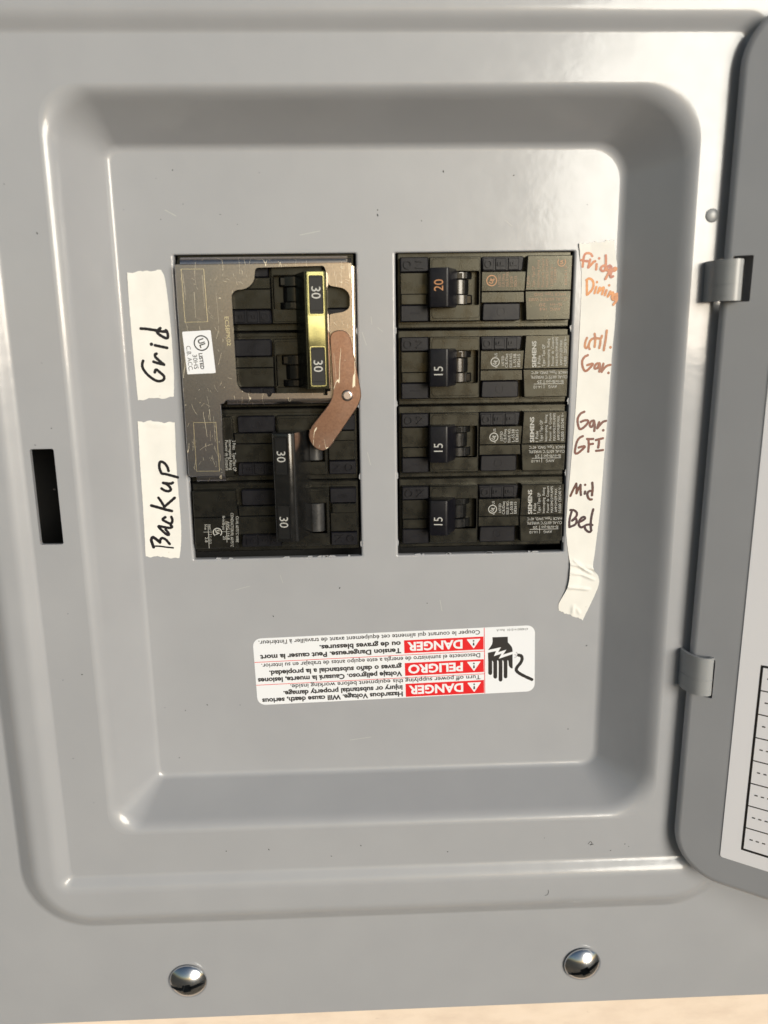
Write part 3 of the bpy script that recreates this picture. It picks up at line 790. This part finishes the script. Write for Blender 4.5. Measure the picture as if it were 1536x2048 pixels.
def backup_print2(mb):
    D = lambda s, X, Y0, Y1, cap: text(mb, s, c2(X, Y0), c2(X+8, Y1), cap, 1.66)
    D('2 Poles   Type/Tipo QP', 424, 368, 616, 1.0); D('Interrupting Rating', 393, 364, 606, 1.0); D('Pouvoir de Coupure', 364, 366, 610, 1.0)
double('black double breaker with its 30 30 handle up at right, framed by the metal plate', -24.75, False, (), None)
double('black double breaker with its 30 30 handle at left, below the metal interlock plate', -75.75, True, (backup_print, backup_print2), None)

# ------------------------------------------------------------------ sliding interlock plate over the left column
lock = thing('interlock_plate', 'scratched yellowish zinc interlock plate over the left breakers with a swinging arm', 'interlock plate', (29, -40, 2))
HP = 3.4
outer = rounded([(0.85, -3.3), (0.75, -72.8), (13.35, -72.8), (13.1, -48.4), (14.6, -47.9), (14.9, -47.05), (58.0, -47.05), (58.0, -3.3)],
                [0.4, 1.0, 0.3, 0.5, 0.6, 0.4, 0.3, 0.4], 4)
hole = [(26.7, -4.6), (49.0, -4.2), (49.6, -5.8), (50.4, -10.4), (55.4, -11.3), (57.2, -13.2), (57.1, -17.5), (55.3, -18.8), (50.5, -19.5),
        (50.0, -44.6), (49.0, -44.6), (49.0, -45.9), (47.6, -45.9), (47.6, -45.1), (30.4, -45.0), (29.9, -46.1), (28.9, -46.1), (28.7, -45.0), (21.2, -44.8), (18.8, -42.3), (18.6, -12.9), (20.0, -11.5), (23.6, -11.2), (26.2, -8.9)]
hole = rounded(hole, [1.2, 0.8, 0.5, 0.9, 1.6, 1.6, 1.6, 1.4, 0.5, 0.2, 0.1, 0.3, 0.3, 0.1, 0.4, 0.4, 0.4, 0.3, 1.6, 1.6, 1.4, 1.2, 1.6, 1.6], 4)
def ccw(p):
    a = sum(p[i-1][0]*p[i][1]-p[i][0]*p[i-1][1] for i in range(len(p)))
    return p if a > 0 else list(reversed(p))
mb = MB(); mb.sheet(ccw(outer), [list(reversed(ccw(hole)))], HP-1.3, HP, 0.18)
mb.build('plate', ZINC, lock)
def flange(name, p0, p1, out, r, drop):
    m = MB(); p0 = Vector(p0); p1 = Vector(p1); o = Vector(out)
    a = []; 
    for k in range(8):
        an = R_(90*k/7); a.append((r*math.sin(an), HP-0.06-r*(1-math.cos(an))))
    a.append((r, HP-drop)); prof = a+[(r-1.1, HP-drop), (r-1.1, HP-max(r, 1.3)), (0, HP-1.2)]
    A = [(*(p0+o*x), z) for x, z in prof]; B = [(*(p1+o*x), z) for x, z in prof]
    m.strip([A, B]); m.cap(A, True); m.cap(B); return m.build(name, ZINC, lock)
flange('folded_edge', (2.6, -3.3), (56.6, -3.3), (0, 1), 2.3, 6)
flange('folded_edge', (15.3, -47.05), (50.5, -47.05), (0, -1), 1.9, 6)
flange('folded_edge', (3.4, -72.8), (13.3, -72.8), (0, -1), 2.4, 6)
flange('folded_edge', (58.0, -4.4), (58.0, -46.5), (1, 0), 1.0, 4)
# scribed rectangles and stamped number
for q in (((2.9, -4.8), (10.15, -4.85), (10.4, -21.4), (3.05, -21.5)), ((3.6, -54.3), (11.1, -54.4), (11.4, -71.0), (3.6, -70.9))):
    q = ccw(list(q)); q1 = inset(q, -0.1); q2 = inset(q, 0.1); mb = MB()
    mb.strip([[(*p, HP-0.1) for p in q1], [(*p, HP+0.04) for p in inset(q1, 0.04)], [(*p, HP+0.04) for p in inset(q2, -0.04)], [(*p, HP-0.1) for p in q2]])
    mb.build('scribed_outline', ZEDGE, lock)  # edge highlights of the outline put into the bright yellow metal colour
mb = MB(); text(mb, 'ECSBPK02', (16.0, -19.9), (16.35, -29.2), 1.25, HP+0.02); mb.build('stamped_number', ZEDGE, lock)
# fine scratches rubbed into the plate
mb = MB(); sr_ = random.Random(11)
for k in range(95):
    z = sr_.random()
    if z < 0.45: u, v = sr_.uniform(2, 17), sr_.uniform(-46, -6)
    elif z < 0.75: u, v = sr_.uniform(2, 12), sr_.uniform(-71, -46)
    elif z < 0.9: u, v = sr_.uniform(12, 25), sr_.uniform(-9, -4.5)
    else: u, v = sr_.uniform(51, 57), sr_.choice([sr_.uniform(-10, -4.5), sr_.uniform(-24, -20.5)])
    L_ = sr_.choice([0.5, 0.7, 1.0, 1.4, 2.6, 4.0]); an = sr_.gauss(-1.25, 0.5); cvv = sr_.uniform(-0.3, 0.3)
    L_ = min(L_, 1.2) if z > 0.75 else L_
    p = [(u+L_*t*math.cos(an+cvv*t), v+L_*t*math.sin(an+cvv*t)) for t in (0, 0.35, 0.7, 1.0)]
    if z < 0.75 and p[-1][0] > 18: continue
    if 1.5 < u < 12.5 and -39 < v < -23: continue
    ribbon(mb, p, sr_.uniform(0.035, 0.08), HP+0.008, n=3)
tag(mb.build('hairline_scratch', ZSCR, lock), kind='stuff')
# approval sticker on the plate
mb = MB(); st = [(1.9, -24.5), (11.2, -24.1), (12.1, -38.0), (2.7, -38.3)]
mb.prism(ccw(rounded(st, 0.4, 3)), HP+0.02, HP+0.12); stick = mb.build('approval_sticker', LABELW, lock)
mb = MB(); s1_ = crop(330, 490, 1536/410, HP+0.14)
c = s1_(273, 735); ring(mb, *c, 2.15, 2.55, HP+0.14, 36); text_c(mb, 'UL', (c[0]+0.1, c[1]), -72, 1.9, HP+0.14, 0.85, 0.03)
text(mb, 'LISTED', s1_(252, 812), s1_(268, 932), 1.15, HP+0.14, 0.03)
text(mb, '30HS', s1_(206, 822), s1_(220, 930), 1.4, HP+0.14); text(mb, 'C.B. ACC.', s1_(158, 757), s1_(178, 945), 1.4, HP+0.14)
mb.build('printed_text', BLACKINK, stick)
# swinging arm and its rivet
arm = [(50.3, -26.6), (51.2, -25.2), (53.2, -24.6), (55.8, -24.9), (57.2, -27.0), (60.2, -44.6), (60.3, -46.6), (59.2, -49.5), (49.2, -63.5), (46.8, -64.7), (44.2, -63.6), (42.5, -61.2), (42.2, -58.6), (43.4, -56.1),
       (49.4, -48.9), (50.6, -46.6), (51.0, -44.0), (50.8, -40.0)]
mb = MB(); mb.prism(ccw(rounded(arm, 1.5, 3)), HP+0.15, HP+1.55, 0.22); mb.build('pivot_arm', ZARM, lock)
mb = MB(); lps = []
for k in range(8):
    an = R_(90*k/7); lps.append([(55.6+1.95*math.cos(an)**0.6*math.cos(t), -46.0+1.95*math.cos(an)**0.6*math.sin(t), HP+1.5+0.75*math.sin(an)) for t in (2*math.pi*i/28 for i in range(28))])
mb.strip(lps[:-2]); mb.cap(lps[-3])
ring(mb, 55.6, -46.0, 0.95, 1.15, HP+1.5+0.74); mb.build('rivet', RIVET, lock)

# ------------------------------------------------------------------ handwritten tape strips
def tape(name, label, left, right, creases, words, nu=26, nv=200, lift=lambda x, t: 0.0):
    t = thing(name, label, 'tape label', (sum(p[0] for p in left)/len(left), left[-1][1], 0), 'handwritten tape strips')
    L = catmull(left, 8); Rr = catmull(right, 8)
    def samp(P, x):
        x *= len(P)-1; i = min(int(x), len(P)-2); return P[i].lerp(P[i+1], x-i)
    rng = random.Random(len(label))
    def hgt(u, v, x, y):
        z = 0.16+lift(x, y)
        for seg, amp, wd in creases:
            for a, b in zip(seg[:-1], seg[1:]):
                a = Vector(a); b = Vector(b); p = Vector((u, v)); e = b-a
                k = max(0, min(1, (p-a).dot(e)/e.length_squared)); dd = (p-a-e*k).length
                z += amp*math.exp(-(dd/wd)**2)*(1-0.5*abs(2*k-1)**3)/max(1, len(seg)-1)**0.3
        return z
    rows = []
    for j in range(nv+1):
        y = j/nv; a = samp(L, y); b = samp(Rr, y); row = []
        ja = 0.10*(rng.random()-0.5); jb = 0.10*(rng.random()-0.5)
        for i in range(nu+1):
            x = i/nu; p = a.lerp(b, x)
            u = p.x+(ja if i == 0 else jb if i == nu else 0)
            v = p.y+(0.30*(rng.random()-0.5)+0.22*math.sin(i*0.47+len(left))+0.14*math.sin(i*1.13+1) if j in (0, nv) else 0)
            row.append((u, v, hgt(u, v, x, y)))
        rows.append(row)
    mb = MB(); mb.strip(list(reversed(rows)), closed=False)
    mb.strip([[(p[0], p[1], p[2]-0.14) for p in r_] for r_ in rows], closed=False)
    edge = [r_[0] for r_ in rows]+rows[-1][1:]+[r_[-1] for r_ in reversed(rows[:-1])]+list(reversed(rows[0][1:-1]))
    mb.strip([[(p[0], p[1], p[2]-0.14) for p in edge], edge]); mb.build('tape_strip', TAPE, t, angle=60)
    def hf(u, v):
        best = 0.16
        # nearest row and column of the strip
        lo = min(range(len(rows)), key=lambda j: abs((rows[j][0][1]+rows[j][-1][1])/2-v))
        r_ = rows[lo]; x = (u-r_[0][0])/(r_[-1][0]-r_[0][0]); i = max(0, min(nu, round(x*nu)))
        return r_[i][2]
    for wname, ink, w, strokes in words:
        mb = MB()
        for k, st in enumerate(strokes):
            sw = w
            if isinstance(st[0], (int, float)): sw = w*st[0]; st = st[1:]
            if len(st) == 1: 
                q = circle(*st[0], sw*0.55, 12); mb.cap([(x, y, hf(x, y)+0.03) for x, y in q])
            else: ribbon(mb, st, sw, 0.03+0.015*k, hf=hf)
        o = mb.build('handwriting', ink, t); o['label'] = wname
    return t
def cv(ox, oy, s):
    return lambda *P: [at(ox+x/s, oy+y/s, 0.2) for x, y in P]
g = cv(270, 640, 14.625)
tape('tape_label', 'cream tape strip with black handwriting Grid, left of the interlock plate',
     [(-15.25, -5.4), (-15.5, -14), (-15.45, -30), (-15.2, -46.7)], [(-4.3, -4.7), (-3.2, -8), (-2.55, -20.6), (-2.5, -36.9), (-3.1, -45.9)], (),
     [('Grid', INK_BLACK, 0.94, [
        g((238, 1195), (212, 1300), (240, 1430), (370, 1600), (570, 1750), (720, 1790), (840, 1740), (845, 1640), (740, 1540), (620, 1450), (580, 1530)),
        g((540, 1220), (680, 1265), (850, 1305)), g((850, 1305), (700, 1180), (600, 1080), (590, 1010), (630, 985)),
        g((585, 740), (750, 775), (940, 815)), [1.15]+g((480, 710)),
        g((170, 250), (350, 262), (600, 300), (800, 335), (930, 335), (905, 300)), g((930, 320), (965, 430), (955, 520), (880, 520), (720, 430), (650, 350), (690, 280), (745, 240))])],
     nu=20, nv=60, lift=lambda x, y: 0.5*max(0, 0.25-x)*4*max(0, 0.3-y)*2)
h1 = cv(290, 910, 18.61); h2_ = cv(290, 1010, 18.61)
tape('tape_label', 'cream tape strip with black handwriting Backup, at the lower left of the breakers',
     [(-15.8, -53.8), (-16.2, -70), (-16.5, -88), (-16.9, -101.5)], [(-3.4, -54.5), (-3.9, -70), (-3.75, -88), (-4.1, -96), (-5.1, -102.4)], [([(-13, -54.6), (-6, -55.2)], 0.35, 0.5)],
     [('Backup', INK_BLACK, 0.94, [
        [0.62]+h2_((1050, 1595), (800, 1570), (560, 1535), (360, 1530)),
        [1.15]+h2_((320, 1570), (270, 1430), (235, 1300), (290, 1200), (400, 1260), (560, 1390)), h2_((560, 1390), (580, 1280), (650, 1230), (780, 1290), (920, 1450)),
        h2_((770, 910), (880, 1050), (880, 1110), (800, 1090), (640, 950), (510, 810), (560, 790), (760, 830), (930, 850), (1010, 810), (960, 740)),
        h2_((760, 450), (660, 535), (780, 620), (940, 690), (1010, 640), (1020, 540), (985, 440)),
        [1.1]+h2_((240, 20), (500, 90), (760, 165), (1000, 220)),
        h1((1110, 1590), (940, 1740), (730, 1920)), h1((505, 1590), (600, 1720), (720, 1920)),
        h1((620, 1245), (740, 1320), (880, 1345), (965, 1290), (920, 1180), (800, 1080), (680, 1035)), h1((680, 1035), (860, 1055), (980, 1060), (1040, 1025)),
        h1((880, 590), (840, 450), (740, 310), (610, 245), (545, 310), (545, 480), (590, 610), (640, 690), (750, 700), (1000, 765), (1225, 828))])],
     nu=20, nv=60, lift=lambda x, y: 0.5*max(0, 0.25-x)*4*max(0, 0.3-y)*2)
f1 = cv(1150, 490, 15.36); f2 = cv(1150, 650, 17.07); f3 = cv(1130, 815, 15.36); f4 = cv(1125, 950, 15.755); f6 = cv(1080, 1050, 9.6)
cr = [(f6((575, 745), (720, 775), (850, 850), (985, 925)), 0.75, 0.55), (f6((640, 680), (760, 770), (860, 850)), 0.6, 0.5), (f6((600, 920), (780, 940), (1030, 1045)), 0.65, 0.5),
      (f6((530, 1190), (700, 1205), (930, 1232)), 0.75, 0.6), (f6((870, 810), (1000, 830), (1085, 890)), 0.7, 0.6), (f6((620, 1700), (640, 1560)), 0.5, 0.7), (f6((760, 1700), (700, 1600)), 0.35, 0.5)]
tape('tape_label', 'long cream tape strip with orange to brown circuit names, right of the breakers', 
     [(133.1, 2.1), (134.0, -4), (134.57, -9.3), (134.6, -22.3), (134.4, -45), (134.0, -59.5), (132.8, -84.3), (132.6, -95), (133.6, -103), (134.4, -108.3), (133.8, -116.2), (131.0, -122.8), (131.1, -125.6)],
     [(144.9, 3.2), (145.7, -2), (146.4, -6.25), (146.55, -22.5), (146.1, -32), (145.6, -54), (145.0, -71), (144.5, -88), (143.4, -103), (143.0, -109.6), (145.1, -113.0), (144.9, -117.5), (140.1, -129.4)], cr,
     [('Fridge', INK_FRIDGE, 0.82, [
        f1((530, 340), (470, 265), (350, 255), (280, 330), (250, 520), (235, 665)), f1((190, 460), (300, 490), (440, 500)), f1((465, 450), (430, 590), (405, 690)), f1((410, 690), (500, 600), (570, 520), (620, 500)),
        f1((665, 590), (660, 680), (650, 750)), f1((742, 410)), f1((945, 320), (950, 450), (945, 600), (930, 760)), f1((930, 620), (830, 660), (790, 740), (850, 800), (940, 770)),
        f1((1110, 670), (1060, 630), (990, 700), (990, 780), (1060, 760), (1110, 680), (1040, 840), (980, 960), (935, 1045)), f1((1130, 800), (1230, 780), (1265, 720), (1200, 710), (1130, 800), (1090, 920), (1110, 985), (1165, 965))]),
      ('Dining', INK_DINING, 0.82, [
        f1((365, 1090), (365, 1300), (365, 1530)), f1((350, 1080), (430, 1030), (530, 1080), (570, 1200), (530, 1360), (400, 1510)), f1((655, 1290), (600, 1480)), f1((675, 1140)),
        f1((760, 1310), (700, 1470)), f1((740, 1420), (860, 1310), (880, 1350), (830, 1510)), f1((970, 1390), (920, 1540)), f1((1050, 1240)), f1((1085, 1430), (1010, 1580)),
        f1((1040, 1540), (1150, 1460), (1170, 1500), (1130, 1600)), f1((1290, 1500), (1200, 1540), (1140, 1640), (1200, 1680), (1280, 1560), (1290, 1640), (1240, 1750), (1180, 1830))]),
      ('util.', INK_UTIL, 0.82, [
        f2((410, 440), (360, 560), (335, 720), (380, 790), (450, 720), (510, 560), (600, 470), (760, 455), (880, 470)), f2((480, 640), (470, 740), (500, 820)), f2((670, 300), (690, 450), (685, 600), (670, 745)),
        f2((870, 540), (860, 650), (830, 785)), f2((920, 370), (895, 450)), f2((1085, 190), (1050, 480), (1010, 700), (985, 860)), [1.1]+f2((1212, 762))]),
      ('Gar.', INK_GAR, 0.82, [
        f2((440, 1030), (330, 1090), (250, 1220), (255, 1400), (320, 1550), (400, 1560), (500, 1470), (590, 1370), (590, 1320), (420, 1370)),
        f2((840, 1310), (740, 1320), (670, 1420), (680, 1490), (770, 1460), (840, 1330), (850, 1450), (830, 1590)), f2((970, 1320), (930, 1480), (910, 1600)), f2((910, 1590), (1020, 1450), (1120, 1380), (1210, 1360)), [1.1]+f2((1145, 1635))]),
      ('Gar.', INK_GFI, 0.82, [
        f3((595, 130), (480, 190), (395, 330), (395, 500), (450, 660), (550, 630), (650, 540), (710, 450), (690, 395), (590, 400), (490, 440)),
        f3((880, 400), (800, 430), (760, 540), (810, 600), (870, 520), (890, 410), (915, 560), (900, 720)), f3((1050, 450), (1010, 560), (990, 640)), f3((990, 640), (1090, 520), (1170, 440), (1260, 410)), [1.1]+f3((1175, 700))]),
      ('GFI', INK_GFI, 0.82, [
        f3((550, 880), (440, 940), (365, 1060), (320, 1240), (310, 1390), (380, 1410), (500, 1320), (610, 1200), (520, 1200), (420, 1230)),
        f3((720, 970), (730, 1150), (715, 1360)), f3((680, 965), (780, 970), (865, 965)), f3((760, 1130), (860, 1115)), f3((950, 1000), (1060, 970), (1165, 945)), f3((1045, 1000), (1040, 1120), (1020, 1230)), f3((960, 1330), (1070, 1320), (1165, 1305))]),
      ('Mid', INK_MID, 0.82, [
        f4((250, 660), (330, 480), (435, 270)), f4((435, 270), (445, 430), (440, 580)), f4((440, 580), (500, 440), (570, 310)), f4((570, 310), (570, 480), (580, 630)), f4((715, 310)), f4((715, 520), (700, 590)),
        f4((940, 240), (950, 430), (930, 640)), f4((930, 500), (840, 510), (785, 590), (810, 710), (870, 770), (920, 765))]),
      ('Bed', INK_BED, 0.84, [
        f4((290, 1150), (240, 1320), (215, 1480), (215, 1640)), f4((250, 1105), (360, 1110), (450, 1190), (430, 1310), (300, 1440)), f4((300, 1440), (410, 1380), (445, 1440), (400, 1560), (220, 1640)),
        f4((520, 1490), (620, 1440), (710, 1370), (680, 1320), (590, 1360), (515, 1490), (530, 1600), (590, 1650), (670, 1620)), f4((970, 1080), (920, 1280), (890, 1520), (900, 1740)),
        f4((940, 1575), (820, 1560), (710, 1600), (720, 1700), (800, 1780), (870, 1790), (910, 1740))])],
     nu=36, nv=330, lift=lambda x, y: 0.9*max(0, 1-x*2.2)*math.exp(-((y-0.80)/0.07)**2)+0.55*max(0, 1-x*3)*math.exp(-(y/0.05)**2)+0.35*math.exp(-((x-0.75)/0.25)**2-(y/0.03)**2))

# ------------------------------------------------------------------ danger label
dl_t = thing('warning_label', 'white trilingual danger label with red bands and black hand symbol, stuck upside down', 'warning label', (71, -145.3, 0))
TH = R_(181.4)
def lp(x, y):
    return (71.05+x*math.cos(TH)-y*math.sin(TH), -145.3+x*math.sin(TH)+y*math.cos(TH))
mb = MB(); mb.prism([lp(x, y) for x, y in rrect(-51.7, 51.7, -13.1, 13.1, 3.0, 6)], 0.02, 0.13, 0.03); mb.build('label_sheet', LABELW, dl_t)
mb = MB(); q = MB()
for (y0, y1, word) in ((7.55, 12.75, 'DANGER'), (-0.75, 4.35, 'PELIGRO'), (-9.65, -4.6, 'DANGER')):
    mb.cap([(*lp(x, y), 0.145) for x, y in rect(-32.7, -3.4, y0, y1)])
    a = lp(-24.9, y0+0.95); b = lp(-4.6, y0+0.95); text(q, word, a, b, 3.2, 0.165, 0.035)
    tri = rounded([(-31.6, y0+0.75), (-26.4, y0+0.75), (-29.0, y1-0.5)], 0.3, 2); q.cap([(*lp(x, y), 0.165) for x, y in tri])
for y in (5.1, -3.9): mb.cap([(*lp(x, yy), 0.15) for x, yy in rect(-32.9, 51.6, y-0.11, y+0.11)])
mb.cap([(*lp(x, yy), 0.155) for x, yy in rect(-33.1, -32.85, -13.0, 13.0)])
mb.build('red_print', RED, dl_t); q.build('white_lettering', LABELW, dl_t)
mb = MB()
for (y0, y1) in ((7.55, 12.75), (-0.75, 4.35), (-9.65, -4.6)):
    mb.cap([(*lp(x, y), 0.18) for x, y in ((-29.2, y0+2.2), (-28.8, y0+2.2), (-28.65, y1-1.75), (-29.35, y1-1.75))]); disc(mb, *lp(-29.0, y0+1.5), 0.33, 0.18, 10)
for s, x0, x1, yc, cap, bd in (
    ('Hazardous Voltage. Will cause death, serious', -2.3, 49.9, 11.45, 1.8, 0.04), ('injury or substantial property damage.', -2.3, 41.9, 8.9, 1.8, 0.04),
    ('Turn off power supplying this equipment before working inside.', -31.4, 39.2, 6.35, 1.62, 0.016),
    ('Voltaje peligroso. Causará la muerte, lesiones', -2.3, 50.9, 3.3, 1.8, 0.04), ('graves o daño substancial a la propiedad.', -2.3, 46.6, 0.55, 1.8, 0.04),
    ('Desconecte el suministro de energía a este equipo antes de trabajar en su interior.', -31.4, 49.2, -2.35, 1.62, 0.016),
    ('Tension Dangereuse. Peut causer la mort', -2.2, 49.4, -5.75, 1.8, 0.04), ('ou de graves blessures.', -2.2, 27.6, -8.45, 1.8, 0.04),
    ("Couper le courant qui alimente cet équipement avant de travailler à l'intérieur.", -31.4, 49.6, -11.35, 1.62, 0.016)):
    text(mb, s, lp(x0, yc-0.85), lp(x1, yc-0.85), cap, 0.15, bd)
text(mb, '47400014 0101  Rev.A', lp(-49.2, -12.2), lp(-37.5, -12.2), 0.85, 0.15)
mb.build('black_lettering', BLACKINK, dl_t)
k8 = crop(960, 1235, 11.7, 0.15); mb = MB()
P = lambda *pts: ccw([k8(*p) for p in pts])
mb.cap([(*p, 0.15) for p in P((290, 462), (650, 450), (652, 580), (700, 630), (745, 690), (762, 745), (764, 800), (540, 868), (620, 752), (425, 812), (490, 695), (190, 762), (240, 690), (280, 630), (296, 560))])
hand = [(186, 825), (375, 785), (325, 905), (505, 845), (440, 965), (762, 858), (765, 1190), (735, 1192), (700, 1165), (675, 1130), (668, 1040), (658, 1005), (645, 1000), (638, 1030)]
def finger(x0, x1, y, ye):
    r = (x1-x0)/2; return [(x1, y)]+[((x0+x1)/2+r*math.cos(R_(t)), ye-r+r*math.sin(R_(t))) for t in range(0, 181, 30)]+[(x0, y)]
hand += finger(555, 642, 1040, 1425)+[(545, 1010), (528, 1000), (520, 1020)]+finger(436, 525, 1040, 1500)+[(425, 1010), (405, 1000), (398, 1030)]+finger(312, 402, 1050, 1432)+[(304, 1030), (290, 1005), (281, 1030)]+finger(193, 285, 1050, 1346)
mb.cap([(*p, 0.15) for p in P(*hand)])
cb = [k8(*p) for p in ((905, 880), (965, 900), (985, 970), (950, 1060), (870, 1160), (850, 1230), (900, 1290), (1020, 1360), (1213, 1450))]
ribbon(mb, cb, 1.2, 0.15); ribbon(mb, [k8(*p) for p in ((905, 890), (810, 872))], 0.16, 0.152, False); ribbon(mb, [k8(*p) for p in ((900, 880), (850, 812))], 0.16, 0.154, False); ribbon(mb, [k8(*p) for p in ((900, 890), (810, 938))], 0.14, 0.156, False)
mb.build('hand_symbol', BLACKINK, dl_t)
